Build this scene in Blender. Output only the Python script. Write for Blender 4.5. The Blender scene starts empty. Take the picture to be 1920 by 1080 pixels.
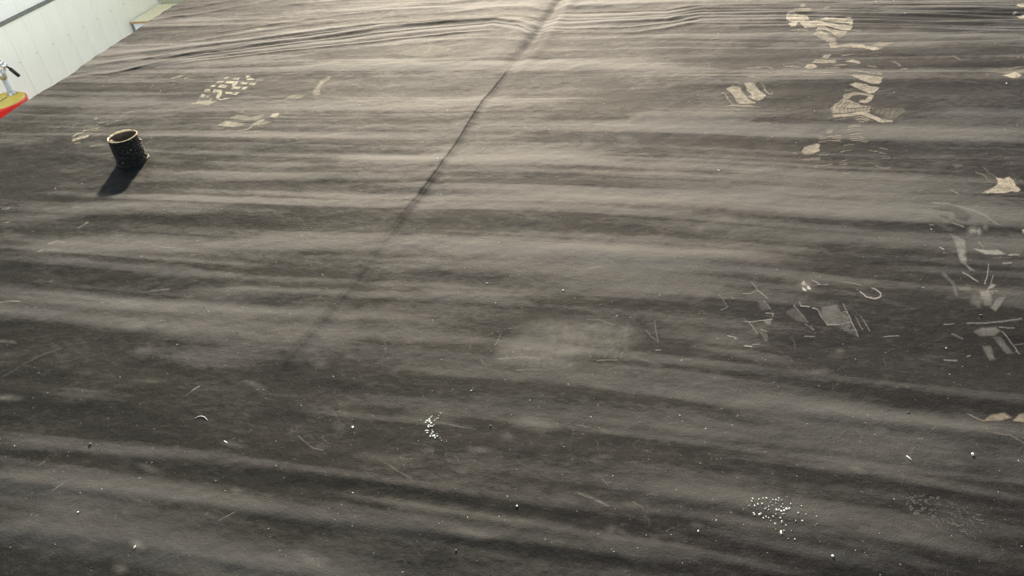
import bpy, bmesh, math, random
import numpy as np
from mathutils import Vector, Matrix

S = bpy.context.scene
COL = S.collection
random.seed(4)
RNG = np.random.default_rng(4)
PI = math.pi

# ------------------------------------------------------------------ camera
ZR = 1.75                       # height of the flat roof above the shop floor
CH = 0.86                       # camera height above the roof
F, PIT, ROL, YAW = 1463.4, math.radians(36.528), math.radians(7.6815), math.radians(74.6)
_fw = np.array([0, math.cos(PIT), -math.sin(PIT)]); _rt = np.array([1., 0, 0]); _dn = np.cross(_fw, _rt)
_c, _s = math.cos(ROL), math.sin(ROL)
_R = np.array([_c*_rt + _s*_dn, -_s*_rt + _c*_dn, _fw])
_L = np.array([math.sin(YAW), -math.cos(YAW), 0]); _H = np.array([math.cos(YAW), math.sin(YAW), 0])
RC = np.column_stack([_R@_L, _R@_H, _R@np.array([0, 0, 1.])])   # rows: right, down, forward in (X, Y, Z)
cam = bpy.data.cameras.new('camera'); cam.sensor_width = 36; cam.lens = F/1920*36
cam.clip_start = 0.02; cam.clip_end = 200
co = bpy.data.objects.new('camera', cam); COL.objects.link(co); S.camera = co
m = Matrix(((RC[0, 0], -RC[1, 0], -RC[2, 0], 0), (RC[0, 1], -RC[1, 1], -RC[2, 1], 0), (RC[0, 2], -RC[1, 2], -RC[2, 2], ZR+CH), (0, 0, 0, 1)))
co.matrix_world = m

# ------------------------------------------------------------------ sky, sun, exposure
SUN_EL, SUN_AZ = math.radians(24.5), math.radians(1.0)      # azimuth to the right of the camera's heading
w = bpy.data.worlds.new('World'); S.world = w; w.use_nodes = True
nt = w.node_tree; bg = nt.nodes['Background']
sky = nt.nodes.new('ShaderNodeTexSky'); sky.sky_type = 'NISHITA'; sky.sun_disc = False
sky.sun_elevation = SUN_EL; sky.air_density = 1.0; sky.dust_density = 0.4; sky.ozone_density = 0.3
sd = np.array([math.sin(SUN_AZ), math.cos(SUN_AZ), 0])
sdx, sdy = float(sd@_L), float(sd@_H)
sky.sun_rotation = math.atan2(sdx, sdy)
nt.links.new(sky.outputs[0], bg.inputs[0]); bg.inputs[1].default_value = 0.15
sl = bpy.data.lights.new('sun', 'SUN'); sl.energy = 5.0; sl.angle = math.radians(3.5); sl.color = (1.0, 0.99, 0.97)
so = bpy.data.objects.new('sun', sl); COL.objects.link(so)
sv = Vector((sdx*math.cos(SUN_EL), sdy*math.cos(SUN_EL), math.sin(SUN_EL)))
so.rotation_euler = sv.to_track_quat('Z', 'Y').to_euler(); so.location = sv*8 + Vector((0, 0, ZR))
S.view_settings.view_transform = 'Standard'; S.view_settings.look = 'None'; S.view_settings.gamma = 1
S.view_settings.exposure = 2.2
S.view_settings.use_white_balance = True; S.view_settings.white_balance_temperature = 8350; S.view_settings.white_balance_tint = 11
S.view_settings.use_curve_mapping = False

# ------------------------------------------------------------------ helpers
def ground(x, y, z=0.0):
    """photo pixel -> (X, Y) on the roof plane"""
    d = RC.T@np.array([(x-960)/F, (y-540)/F, 1.0]); t = (z-CH)/d[2]
    return d[0]*t, d[1]*t
def onx(x, y, X):
    d = RC.T@np.array([(x-960)/F, (y-540)/F, 1.0]); t = X/d[0]
    return Vector((X, d[1]*t, ZR+CH+d[2]*t))
def project(X, Y, Z):
    v = np.stack([X, Y, Z-CH])
    c = np.tensordot(RC, v, 1)
    return c[0]/c[2]*F+960, c[1]/c[2]*F+540
def smooth(a, b, x):
    t = np.clip((x-a)/(b-a), 0, 1); return t*t*(3-2*t)
_LAT = np.random.default_rng(77).uniform(-1, 1, (256, 256))
def vnoise(x, y, seed=0):
    x = x+seed*17.31; y = y+seed*9.77
    xi = np.floor(x).astype(int); yi = np.floor(y).astype(int)
    fx = x-xi; fy = y-yi; fx = fx*fx*fx*(fx*(fx*6-15)+10); fy = fy*fy*fy*(fy*(fy*6-15)+10)
    g = lambda i, j: _LAT[(i+seed*7) % 256, (j+seed*13) % 256]
    return (g(xi, yi)*(1-fx)+g(xi+1, yi)*fx)*(1-fy)+(g(xi, yi+1)*(1-fx)+g(xi+1, yi+1)*fx)*fy

def newmesh(name, verts, faces, mat, parent=None, smoothed=True):
    me = bpy.data.meshes.new(name)
    me.from_pydata([tuple(v) for v in verts], [], [tuple(f) for f in faces])
    me.update()
    if smoothed: me.polygons.foreach_set('use_smooth', [True]*len(me.polygons))
    if mat: me.materials.append(mat)
    o = bpy.data.objects.new(name, me); COL.objects.link(o)
    if parent: o.parent = parent
    return o
def gridmesh(name, P, quads, mat, parent=None):
    me = bpy.data.meshes.new(name); n = len(P); q = len(quads)
    me.vertices.add(n); me.vertices.foreach_set('co', np.ascontiguousarray(P, dtype=np.float32).ravel())
    me.loops.add(q*4); me.loops.foreach_set('vertex_index', np.ascontiguousarray(quads, dtype=np.int32).ravel())
    me.polygons.add(q); me.polygons.foreach_set('loop_start', np.arange(0, q*4, 4, dtype=np.int32))
    me.polygons.foreach_set('use_smooth', np.ones(q, dtype=bool))
    me.update(calc_edges=True); me.materials.append(mat)
    o = bpy.data.objects.new(name, me); COL.objects.link(o)
    if parent: o.parent = parent
    return o
def frombm(name, bm, mat, parent=None, smoothed=False):
    me = bpy.data.meshes.new(name); bm.normal_update(); bm.to_mesh(me); bm.free()
    if smoothed: me.polygons.foreach_set('use_smooth', [True]*len(me.polygons))
    if mat: me.materials.append(mat)
    o = bpy.data.objects.new(name, me); COL.objects.link(o)
    if parent: o.parent = parent
    return o
def bmbox(bm, x0, x1, y0, y1, z0, z1, bev=0.0):
    r = bmesh.ops.create_cube(bm, size=1.0)
    for v in r['verts']:
        v.co = Vector(((x0+x1)/2+v.co.x*(x1-x0), (y0+y1)/2+v.co.y*(y1-y0), (z0+z1)/2+v.co.z*(z1-z0)))
    if bev:
        es = list({e for v in r['verts'] for e in v.link_edges})
        bmesh.ops.bevel(bm, geom=es, offset=bev, segments=2, affect='EDGES', profile=.5)
def lathe(bm, prof, n=48, cap=False):
    rings = []
    for r, z in prof:
        rings.append([bm.verts.new((r*math.cos(2*PI*k/n), r*math.sin(2*PI*k/n), z)) for k in range(n)])
    for a, b in zip(rings, rings[1:]):
        for k in range(n): bm.faces.new((a[k], a[(k+1) % n], b[(k+1) % n], b[k]))
    if cap: bm.faces.new(rings[-1])
    return rings
def tube(bm, pts, rad, n=12, caps=True):
    pts = [Vector(p) for p in pts]; rings = []
    rad = rad if hasattr(rad, '__len__') else [rad]*len(pts)
    up = None
    for i, p in enumerate(pts):
        d = (pts[min(i+1, len(pts)-1)]-pts[max(i-1, 0)]).normalized()
        if up is None: up = d.orthogonal().normalized()
        up = (up-d*up.dot(d)).normalized(); sd_ = d.cross(up)
        rings.append([bm.verts.new(p+(up*math.cos(2*PI*k/n)+sd_*math.sin(2*PI*k/n))*rad[i]) for k in range(n)])
    for a, b in zip(rings, rings[1:]):
        for k in range(n): bm.faces.new((a[k], a[(k+1) % n], b[(k+1) % n], b[k]))
    if caps: bm.faces.new(rings[0][::-1]); bm.faces.new(rings[-1])
def empty(name, loc=(0, 0, 0)):
    o = bpy.data.objects.new(name, None); o.empty_display_size = .1; o.location = loc; COL.objects.link(o); return o
def tag(o, label=None, cat=None, group=None, kind=None):
    if label: o['label'] = label
    if cat: o['category'] = cat
    if group: o['group'] = group
    if kind: o['kind'] = kind
    return o

# ------------------------------------------------------------------ materials
class Mat:
    def __init__(s, name):
        s.m = bpy.data.materials.new(name); s.m.use_nodes = True; s.t = s.m.node_tree
        s.b = s.t.nodes['Principled BSDF']; s.out = s.t.nodes['Material Output']
    def n(s, typ, **kw):
        nd = s.t.nodes.new(typ)
        for k, v in kw.items(): setattr(nd, k, v)
        return nd
    def l(s, a, b): s.t.links.new(a, b)
    def co(s, scale=(1, 1, 1), rot=(0, 0, 0)):
        tc = s.n('ShaderNodeTexCoord'); mp = s.n('ShaderNodeMapping')
        mp.inputs['Scale'].default_value = scale; mp.inputs['Rotation'].default_value = rot
        s.l(tc.outputs['Object'], mp.inputs[0]); return mp.outputs[0]
    def noise(s, vec, scale, detail=4, rough=.55):
        nd = s.n('ShaderNodeTexNoise'); nd.inputs['Scale'].default_value = scale; nd.inputs['Detail'].default_value = detail
        nd.inputs['Roughness'].default_value = rough; s.l(vec, nd.inputs['Vector']); return nd.outputs['Fac']
    def ramp(s, fac, stops):
        r = s.n('ShaderNodeValToRGB'); e = r.color_ramp.elements
        while len(e) < len(stops): e.new(.5)
        for el, (p, c) in zip(e, stops): el.position = p; el.color = (*c, 1) if len(c) == 3 else c
        s.l(fac, r.inputs[0]); return r.outputs[0]
    def math(s, op, a, b=None):
        nd = s.n('ShaderNodeMath', operation=op)
        for i, v in enumerate((a, b)):
            if v is None: continue
            if isinstance(v, (int, float)): nd.inputs[i].default_value = v
            else: s.l(v, nd.inputs[i])
        return nd.outputs[0]
    def mix(s, fac, a, b):
        nd = s.n('ShaderNodeMix', data_type='RGBA')
        for i, v in ((0, fac), (6, a), (7, b)):
            if isinstance(v, (int, float)): nd.inputs[i].default_value = v
            elif isinstance(v, tuple): nd.inputs[i].default_value = (*v, 1)
            else: s.l(v, nd.inputs[i])
        return nd.outputs[2]
    def bump(s, h, strength, dist, prev=None):
        nd = s.n('ShaderNodeBump'); nd.inputs['Strength'].default_value = strength; nd.inputs['Distance'].default_value = dist
        s.l(h, nd.inputs['Height'])
        if prev: s.l(prev, nd.inputs['Normal'])
        return nd.outputs[0]
    def set(s, color=None, rough=None, normal=None, metal=None, spec=None):
        for k, v in (('Base Color', color), ('Roughness', rough), ('Normal', normal), ('Metallic', metal), ('Specular IOR Level', spec)):
            if v is None: continue
            if isinstance(v, (int, float)): s.b.inputs[k].default_value = v
            elif isinstance(v, tuple): s.b.inputs[k].default_value = (*v, 1)
            else: s.l(v, s.b.inputs[k])
        return s.m

def mat_rubber():
    M = Mat('rubber_membrane'); c = M.co()
    big = M.noise(M.co((1.0, 1.6, 1)), 1.7, 3)
    sep = M.n('ShaderNodeSeparateXYZ'); M.l(c, sep.inputs[0])
    f = M.math('ADD', M.math('MULTIPLY', sep.outputs[0], .28), big)
    col = M.ramp(f, [(.18, (.0046, .0048, .0037)), (.5, (.0046, .0043, .0040)), (.78, (.0048, .0036, .0039))])
    # streaks of chalky dust, plus light painted on the far slopes of the rolls
    at = M.n('ShaderNodeAttribute'); at.attribute_name = 'dust_and_light'
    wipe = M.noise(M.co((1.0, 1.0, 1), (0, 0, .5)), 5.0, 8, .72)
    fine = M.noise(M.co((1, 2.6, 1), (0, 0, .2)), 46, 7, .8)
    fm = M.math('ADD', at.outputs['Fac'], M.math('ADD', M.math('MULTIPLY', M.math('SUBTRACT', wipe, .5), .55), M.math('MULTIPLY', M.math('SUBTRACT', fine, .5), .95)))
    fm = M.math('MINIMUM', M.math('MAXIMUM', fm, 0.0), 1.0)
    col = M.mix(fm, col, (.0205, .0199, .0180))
    # grain and tiny dust specks
    gr = M.noise(c, 420, 3, .7)
    col = M.mix(M.ramp(gr, [(.4, (0, 0, 0)), (.75, (.4, .4, .4))]), col, (.0150, .0143, .0130))
    sp = M.noise(c, 260, 1, .5)
    col = M.mix(M.ramp(sp, [(.765, (0, 0, 0)), (.80, (.6, .6, .6))]), col, (.15, .145, .135))
    sp2 = M.noise(c, 620, 1, .5)
    col = M.mix(M.ramp(sp2, [(.75, (0, 0, 0)), (.80, (.6, .6, .6))]), col, (.10, .096, .09))
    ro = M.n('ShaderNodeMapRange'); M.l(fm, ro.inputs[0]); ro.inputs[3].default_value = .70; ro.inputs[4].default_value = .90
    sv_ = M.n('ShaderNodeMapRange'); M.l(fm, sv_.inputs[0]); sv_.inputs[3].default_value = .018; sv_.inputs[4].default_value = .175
    b1 = M.bump(M.noise(M.co((1, 1.5, 1), (0, 0, .45)), 42, 7, .75), .42, .005)
    b2 = M.bump(gr, .45, .0012, b1)
    return M.set(col, ro.outputs[0], b2, spec=sv_.outputs[0])
def mat_dust(name, color, color2, noise_amt=.55, fine=240):
    M = Mat(name); c = M.co()
    at = M.n('ShaderNodeAttribute'); at.attribute_name = 'dust'
    n1 = M.noise(c, fine, 3, .7); n2 = M.noise(c, 48, 6, .75)
    k = M.math('ADD', M.math('MULTIPLY', n1, .4), M.math('MULTIPLY', n2, .8))       # about .6
    a = M.math('MULTIPLY', at.outputs['Fac'], M.math('ADD', M.math('MULTIPLY', M.math('SUBTRACT', k, .6), 1.6+3.4*noise_amt), 1.0))
    a = M.math('MINIMUM', M.math('MAXIMUM', a, 0.0), 1.0)
    M.set(M.mix(n2, color, color2), .9, spec=.2)
    tr = M.n('ShaderNodeBsdfTransparent'); mx = M.n('ShaderNodeMixShader')
    M.l(a, mx.inputs[0]); M.l(tr.outputs[0], mx.inputs[1]); M.l(M.b.outputs[0], mx.inputs[2]); M.l(mx.outputs[0], M.out.inputs[0])
    return M.m
def mat_plain(name, color, rough=.5, metal=0.0, var=.15, scale=20, bump=0.0, spec=.5):
    M = Mat(name); c = M.co(); n = M.noise(c, scale, 5, .6)
    col = M.mix(M.ramp(n, [(.3, (0, 0, 0)), (.7, (1, 1, 1))]), tuple(x*(1-var) for x in color), tuple(min(1, x*(1+var)) for x in color))
    nb = M.bump(n, bump, .003) if bump else None
    return M.set(col, rough, nb, metal, spec)
def mat_tar():
    M = Mat('tar_coating'); c = M.co(); n = M.noise(c, 160, 4, .6); n2 = M.noise(c, 300, 2)
    col = M.mix(M.ramp(n2, [(.64, (0, 0, 0)), (.70, (1, 1, 1))]), (.0010, .0010, .0014), (.16, .16, .17))
    return M.set(col, .45, M.bump(n2, 1.0, .005, M.bump(n, 1.0, .010)), spec=.14)
def mat_wood(name, c0, c1):
    M = Mat(name); n = M.noise(M.co((1, 9, 9)), 6, 6, .6)
    return M.set(M.ramp(n, [(.3, c0), (.7, c1)]), .7, M.bump(n, .1, .002))
RUB = mat_rubber()
TAN = mat_dust('tan_mud_dust', (.128, .107, .077), (.088, .074, .055))
YEL = mat_dust('dry_mud_dust', (.125, .115, .080), (.092, .084, .060))
GRY = mat_dust('grey_dust', (.150, .142, .126), (.115, .108, .096))
DRK = mat_dust('dark_scuff', (.006, .005, .005), (.008, .007, .007), .7)
WHT = mat_plain('dried_white_paint', (.27, .265, .24), .7, var=.4, scale=300)
PANEL = mat_plain('white_painted_steel', (.85, .81, .69), .42, var=.05, scale=2.2)
PANEL2 = mat_plain('off_white_painted_steel', (.84, .79, .70), .42, var=.03, scale=3)
TRIM = mat_plain('grey_trim', (.16, .16, .14), .5)
SCREW = mat_plain('dull_screw', (.38, .34, .29), .6, 0)
PLY = mat_wood('plywood', (.90, .74, .47), (.95, .80, .53))
EDGE = mat_wood('plywood_edge', (.38, .22, .10), (.48, .30, .15))
WCAB = mat_plain('white_laminate', (.80, .78, .78), .5, var=.02)
FAR = mat_plain('drab_board', (.42, .40, .28), .8, var=.1, scale=6)
CONC = mat_plain('concrete_floor', (.30, .29, .27), .8, var=.2, scale=4, bump=.2)
RED = mat_plain('red_drum_paint', (.70, .018, .012), .38, var=.06, scale=8)
YLID = mat_plain('yellow_drum_lid', (.62, .42, .05), .45, var=.12, scale=12)
BLK = mat_plain('black_plastic', (.008, .008, .008), .4, var=.05)
STEEL = mat_plain('dull_steel', (.42, .39, .34), .38, .85, var=.2, scale=40)
CHROME = mat_plain('bright_steel', (.75, .75, .74), .2, 1.0, var=.1)
PIPEIN = mat_plain('grimy_pipe_bore', (.045, .026, .014), .7, var=.7, scale=70, bump=.5)
RIM = mat_plain('worn_pipe_rim', (.44, .32, .19), .6, var=.5, scale=120)
TAR = mat_tar()
SIDE = mat_plain('body_side', (.55, .54, .50), .5, var=.05, scale=3)

# ------------------------------------------------------------------ roof membrane relief
def pl(*pts): return [ground(x, y) for x, y in pts]
def crop(ox, oy, sc, pts): return [(ox+x/sc, oy+y/sc) for x, y in pts]
RIDGES = []      # crest line, height, far width, near width, end taper
def ridge(pts, a, wf, wn, tp=.12):
    g = sorted(pl(*pts)); RIDGES.append((np.array([p[0] for p in g]), np.array([p[1] for p in g]), a, wf, wn, tp))
# foreground rolls
ridge([(0, 833), (330, 852), (640, 890), (900, 930), (1280, 985), (1700, 1075)], .0042, .030, .015)
ridge([(-60, 890), (210, 920), (400, 940), (640, 978), (950, 1012), (1300, 1062)], .0050, .026, .012)
ridge([(0, 992), (250, 1012), (420, 1050), (640, 1078)], .0026, .018, .012)
ridge([(560, 885), (760, 905), (960, 932), (1120, 950)], .0026, .035, .016)
ridge([(640, 938), (860, 970), (1100, 1008), (1280, 1034), (1500, 1080)], .0026, .010, .009)
ridge([(1240, 925), (1400, 947), (1560, 985), (1700, 1012), (1920, 1066)], .0048, .030, .016)
ridge([(1240, 955), (1400, 990), (1560, 1016), (1800, 1075)], .0024, .02, .012)
ridge([(1420, 862), (1640, 888), (1780, 914), (1960, 944)], .0030, .013, .011)
ridge([(1400, 748), (1600, 776), (1750, 797), (1960, 818)], .0034, .022, .014)
ridge([(1000, 700), (1300, 745), (1500, 790), (1900, 850)], .0016, .05, .03)
ridge([(500, 765), (700, 785), (860, 800)], .0016, .012, .010)
ridge([(640, 690), (760, 703), (960, 715)], .0016, .016, .012)
ridge([(0, 745), (200, 765), (420, 790)], .0018, .05, .03)
ridge([(0, 560), (300, 580), (560, 590), (760, 600)], .0022, .024, .016)
ridge([(380, 548), (520, 551), (760, 556), (1000, 560)], .0026, .014, .02)
ridge([(0, 665), (260, 676), (480, 690)], .0020, .045, .03)
ridge([(0, 490), (240, 500), (420, 505)], .0016, .04, .025)
ridge([(1280, 640), (1500, 690), (1700, 715), (1920, 760)], .0022, .045, .025)
ridge([(1100, 545), (1400, 560), (1560, 580)], .0016, .05, .03)
# mid field rolls
ridge([(560, 310), (700, 306), (900, 306), (1120, 308)], .0056, .036, .045)
ridge([(200, 392), (500, 388), (800, 388), (1100, 392), (1450, 406), (1960, 420)], .0078, .055, .050)
ridge([(0, 478), (400, 472), (640, 466), (900, 472), (1250, 484), (1500, 492)], .0056, .048, .045)
ridge([(1080, 500), (1400, 508), (1640, 540), (1960, 580)], .0050, .05, .045)
ridge([(1280, 372), (1500, 362), (1700, 366), (1960, 380)], .0022, .045, .03)
ridge([(200, 345), (520, 338), (760, 336)], .0030, .045, .02)
ridge([(0, 410), (300, 405), (520, 402)], .0020, .06, .04)
ridge([(980, 232), (1400, 240), (1960, 262)], .0022, .07, .05)
ridge([(1200, 165), (1500, 150), (1960, 150)], .0024, .06, .04)
ridge([(400, 232), (700, 222), (900, 215)], .0018, .07, .05)
ridge([(560, 130), (760, 128), (960, 128)], .0022, .06, .03)
ridge([(965, 131), (1120, 126), (1340, 128)], .0016, .05, .02)
# tight bundle of wrinkles towards the far edge (left of, then right of, the fold)
ridge([(180, 36), (300, 22), (380, 12), (470, -3)], .0050, .020, .012)
ridge([(220, 46), (380, 26), (525, 1), (600, -12)], .0040, .018, .012)
ridge([(360, 79), (420, 69), (541, 52), (703, 34), (832, 23), (940, 12), (985, 12), (1030, 17)], .0036, .024, .012)
ridge([(200, 105), (380, 88), (477, 76), (671, 51), (784, 41), (945, 26), (985, 30), (1030, 38)], .0064, .026, .013)
ridge([(170, 124), (380, 99), (574, 75), (703, 57), (832, 43), (930, 34), (975, 40), (1015, 52)], .0070, .022, .012)
ridge([(140, 146), (380, 110), (567, 88), (687, 73), (832, 57), (925, 48), (970, 55), (1000, 66)], .0034, .022, .012)
ridge([(300, 112), (477, 83), (671, 57), (784, 47), (940, 31), (985, 36), (1025, 44)], .0030, .008, .007)
ridge([(250, 118), (380, 94), (574, 70), (703, 52), (832, 38), (935, 29)], .0026, .007, .006)
ridge([(200, 140), (380, 105), (567, 82), (690, 66), (832, 51), (928, 42), (972, 48), (1005, 60)], .0034, .007, .006)
ridge([(330, 122), (500, 101), (600, 90), (700, 79), (832, 64), (920, 56)], .0030, .009, .007)
ridge([(420, 60), (560, 40), (720, 20), (850, 12)], .0026, .010, .008)
ridge([(1040, 24), (1250, 20), (1320, 9), (1600, 7), (1960, 11)], .0034, .009, .007)
ridge([(1030, 39), (1121, 37), (1251, 32), (1316, 21), (1500, 19.5), (1960, 27)], .0036, .008, .006)
ridge([(1018, 54), (1180, 52), (1251, 45), (1316, 33), (1500, 31), (1960, 41)], .0032, .008, .007)
ridge([(1316, 45), (1500, 44), (1960, 56)], .0024, .008, .007)
ridge([(520, 110), (640, 96), (760, 80), (900, 68), (960, 72)], .0020, .03, .02)
ridge([(520, 14), (640, 2), (800, -14)], .003, .02, .012)
ridge([(700, 17), (850, 4), (1000, -10)], .004, .03, .014)
ridge([(1050, 12), (1140, 9), (1290, 2), (1400, -2)], .0040, .03, .012)
ridge([(1035, 31), (1110, 31), (1250, 27), (1316, 16), (1500, 14), (1960, 18)], .0056, .026, .012)
ridge([(1025, 47), (1121, 43), (1251, 37), (1316, 27), (1500, 25), (1700, 27), (1960, 36)], .0058, .014, .010)
ridge([(1012, 60), (1186, 62), (1251, 54), (1316, 40), (1500, 38), (1960, 46)], .0040, .018, .012)
ridge([(1316, 52), (1500, 50), (1700, 54), (1960, 63)], .0034, .016, .012)
ridge([(1400, 66), (1700, 68), (1960, 76)], .0018, .02, .016)
ridge([(1240, 4), (1500, 2), (1960, 6)], .0036, .016, .012)
ridge([(1050, 90), (1150, 84), (1270, 70)], .0014, .05, .03)

SEAM = sorted(pl((1068, -22), (1050, 0), (1010, 60), (985, 92), (935, 150), (908, 186), (860, 262), (820, 325), (730, 440), (640, 560), (520, 695), (430, 850), (330, 980)), key=lambda p: p[1])
SEAM_Y = np.array([p[1] for p in SEAM]); SEAM_X = np.array([p[0] for p in SEAM])
CRE = pl((-40, 720), (120, 655), (200, 610)); CREX = np.array([p[0] for p in CRE]); CREY = np.array([p[1] for p in CRE])
CR2 = sorted(pl((672, 50), (720, 28), (782, -4)), key=lambda p: p[0])
EY = np.array([-1, .6, 1.3, 1.89, 2.37, 3.01, 4.0, 6.0]); EX = np.array([-2.075, -2.075, -2.078, -2.085, -2.100, -2.124, -2.14, -2.15])
def edge_x(Y): return np.interp(Y, EY, EX) - .006*np.sin(Y*5.1) - .004*np.sin(Y*13.0+1)

def dust_and_light(X, Y):
    """lit far slopes of the rolls painted pale, plus chalky dust dragged out sideways: 0..1"""
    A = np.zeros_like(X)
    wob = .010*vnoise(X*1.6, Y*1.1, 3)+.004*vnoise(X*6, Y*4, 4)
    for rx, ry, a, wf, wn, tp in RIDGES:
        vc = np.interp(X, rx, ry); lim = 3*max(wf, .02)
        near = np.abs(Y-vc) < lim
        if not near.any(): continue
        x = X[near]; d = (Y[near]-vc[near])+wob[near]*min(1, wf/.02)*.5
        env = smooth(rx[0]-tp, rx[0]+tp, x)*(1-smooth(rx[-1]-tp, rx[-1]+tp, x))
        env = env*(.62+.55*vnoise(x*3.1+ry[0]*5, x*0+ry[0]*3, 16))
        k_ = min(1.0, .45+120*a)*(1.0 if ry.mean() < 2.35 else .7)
        v = k_*env*np.where(d > 0, np.exp(-(d/(wf*.95))**2), np.exp(-(d/min(wn*.7, .014))**2))  # pale band painted as light on the far slope of each roll
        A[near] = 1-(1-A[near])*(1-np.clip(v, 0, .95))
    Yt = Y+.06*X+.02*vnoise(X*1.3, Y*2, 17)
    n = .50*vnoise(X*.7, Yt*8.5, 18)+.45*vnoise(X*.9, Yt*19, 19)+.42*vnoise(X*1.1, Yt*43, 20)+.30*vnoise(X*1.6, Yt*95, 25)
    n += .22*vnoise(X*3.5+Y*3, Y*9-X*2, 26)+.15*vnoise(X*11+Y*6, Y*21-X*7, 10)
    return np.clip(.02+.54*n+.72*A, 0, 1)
def relief(X, Y):
    Z = np.zeros_like(X)
    wob = .010*vnoise(X*1.6, Y*1.1, 3)+.004*vnoise(X*6, Y*4, 4)
    for rx, ry, a, wf, wn, tp in RIDGES:
        vc = np.interp(X, rx, ry)
        near = np.abs(Y-vc) < 4*max(wf, wn)
        if not near.any(): continue
        x = X[near]; d = (Y[near]-vc[near])+wob[near]*min(1, wf/.02)*.5
        env = smooth(rx[0]-tp, rx[0]+tp, x)*(1-smooth(rx[-1]-tp, rx[-1]+tp, x))
        env = env*(.78+.35*vnoise(x*2.3+ry[0]*7, x*0+ry[0]*3, 5))
        Z[near] += (.62 if ry.mean() < 1.1 else .95 if ry.mean() < 2.35 else 1.15 if wf < .012 else .9)*a*env*np.where(d > 0, np.exp(-(d/wf)**2), np.exp(-(d/(wn*(1.7 if 1.1 < ry.mean() < 2.35 else 1.25)))**2))
    # long fold: a raised lip with a sharp crease, then a hollow on its right
    sx = np.interp(Y, SEAM_Y, SEAM_X)+.0012*vnoise(Y*5, Y*0, 8); d = X-sx
    up = smooth(1.9, 2.5, Y)                       # deep valley at the far end
    mid = smooth(1.25, 1.5, Y)*(1-smooth(2.05, 2.3, Y))
    low = (1-smooth(1.3, 1.7, Y))*smooth(.55, .75, Y)
    Z += up*(-.0075*np.exp(-(d/.022)**2)+.0035*np.exp(-((d-.045)/.025)**2)+.002*np.exp(-((d+.08)/.05)**2))
    Z += mid*(.0030*np.where(d < 0, np.exp(-(d/.030)**2), np.exp(-(d/.005)**2))-.0030*np.exp(-((d-.020)/.016)**2)
              - .0016*np.exp(-((d-.002)/.0026)**2))
    Z += low*(.0026*np.where(d < 0, np.exp(-(d/.035)**2), np.exp(-(d/.010)**2))-.0030*np.exp(-((d-.03)/.03)**2)-.0007*np.exp(-(d/.003)**2))
    Z += smooth(2.3, 2.7, Y)*.0008*vnoise(X*1.1, Y*48, 14)*(.6+.4*vnoise(X*2, Y*3, 15))
    # faint creases
    t = smooth(CREX[0]-.05, CREX[0]+.1, X)*(1-smooth(CREX[-1]-.12, CREX[-1]+.02, X)); d = Y-np.interp(X, CREX, CREY)
    Z += t*.0012*np.exp(-(d/.006)**2)
    x2 = np.array([p[0] for p in CR2]); y2 = np.array([p[1] for p in CR2])
    t = smooth(x2[0]-.01, x2[0]+.02, X)*(1-smooth(x2[-1]-.02, x2[-1]+.1, X)); d = Y-np.interp(X, x2, y2)
    Z -= t*.0016*np.exp(-(d/.008)**2)
    # rows of little cross ripples on the mid rolls
    for (px, py, wx, wy, pr, a) in ((1040, 300, .28, .07, .022, .00022), (1010, 452, .24, .06, .020, .00022), (900, 372, .35, .06, .026, .00014), (1240, 446, .2, .05, .02, .00014)):
        gx, gy = ground(px, py)
        Z += a*np.sin(2*PI*(X-gx+.35*(Y-gy))/pr+1.5*vnoise(X*7, Y*7, 6))*np.exp(-((X-gx)/wx)**2-((Y-gy)/wy)**2)
    # overall sag and handling ripples, drawn out sideways
    Z += .0045*vnoise(X*.9, Y*1.5, 1)+.0024*vnoise(X*.9+.5*Y, Y*5.5, 2)+.0016*vnoise(X*1.7, Y*12+X*.6, 9)+.0012*vnoise(X*2.2+Y, Y*26+X*1.2, 12)
    dl = smooth(-1.1, .6, -X)*.6+.6
    Z += dl*(.00075*vnoise(X*11+Y*6, Y*21-X*7, 10)+.00042*vnoise(X*31+Y*14, Y*52-X*16, 11))
    # pocket and straight lap edge right of the fold
    gx, gy = ground(1280, 75)
    Z += .0020*np.exp(-(np.minimum(gx-X, 0)/.045)**2-(np.maximum(gx-X, 0)/.10)**2-((Y-gy)/.22)**2)
    # skirt of sealant lifting the sheet round the pipe
    r = np.hypot(X-PX, Y-PY); Z += .005*np.exp(-(r/.055)**2)
    return Z
PX, PY = ground(251, 304)

roof = tag(empty('flat_roof', (0, 0, ZR)), 'wide dark grey rubber sheet roof with wrinkles, muddy boot prints and a lengthwise fold', 'roof')
xs = np.concatenate([np.arange(-2.02, -.76, .005), np.arange(-.76, -.36, .0018), np.arange(-.36, 1.30, .005), np.arange(1.30, 2.62, .03)])
ys = [-.0]
while ys[-1] < 4.95:
    y = ys[-1]; ys.append(y+(.02 if y < .36 else max(.0022, .0017*y/.9) if y < 3.75 else .03))
ys = np.array(ys)
RAD = .035
arc = np.radians(np.arange(90, -1, -7.5))
ncol_arc = len(arc)
Yg, Xg = np.meshgrid(ys, xs, indexing='ij')
ex = edge_x(Yg[:, :1])
cols_x = []; cols_dx = []
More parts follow.
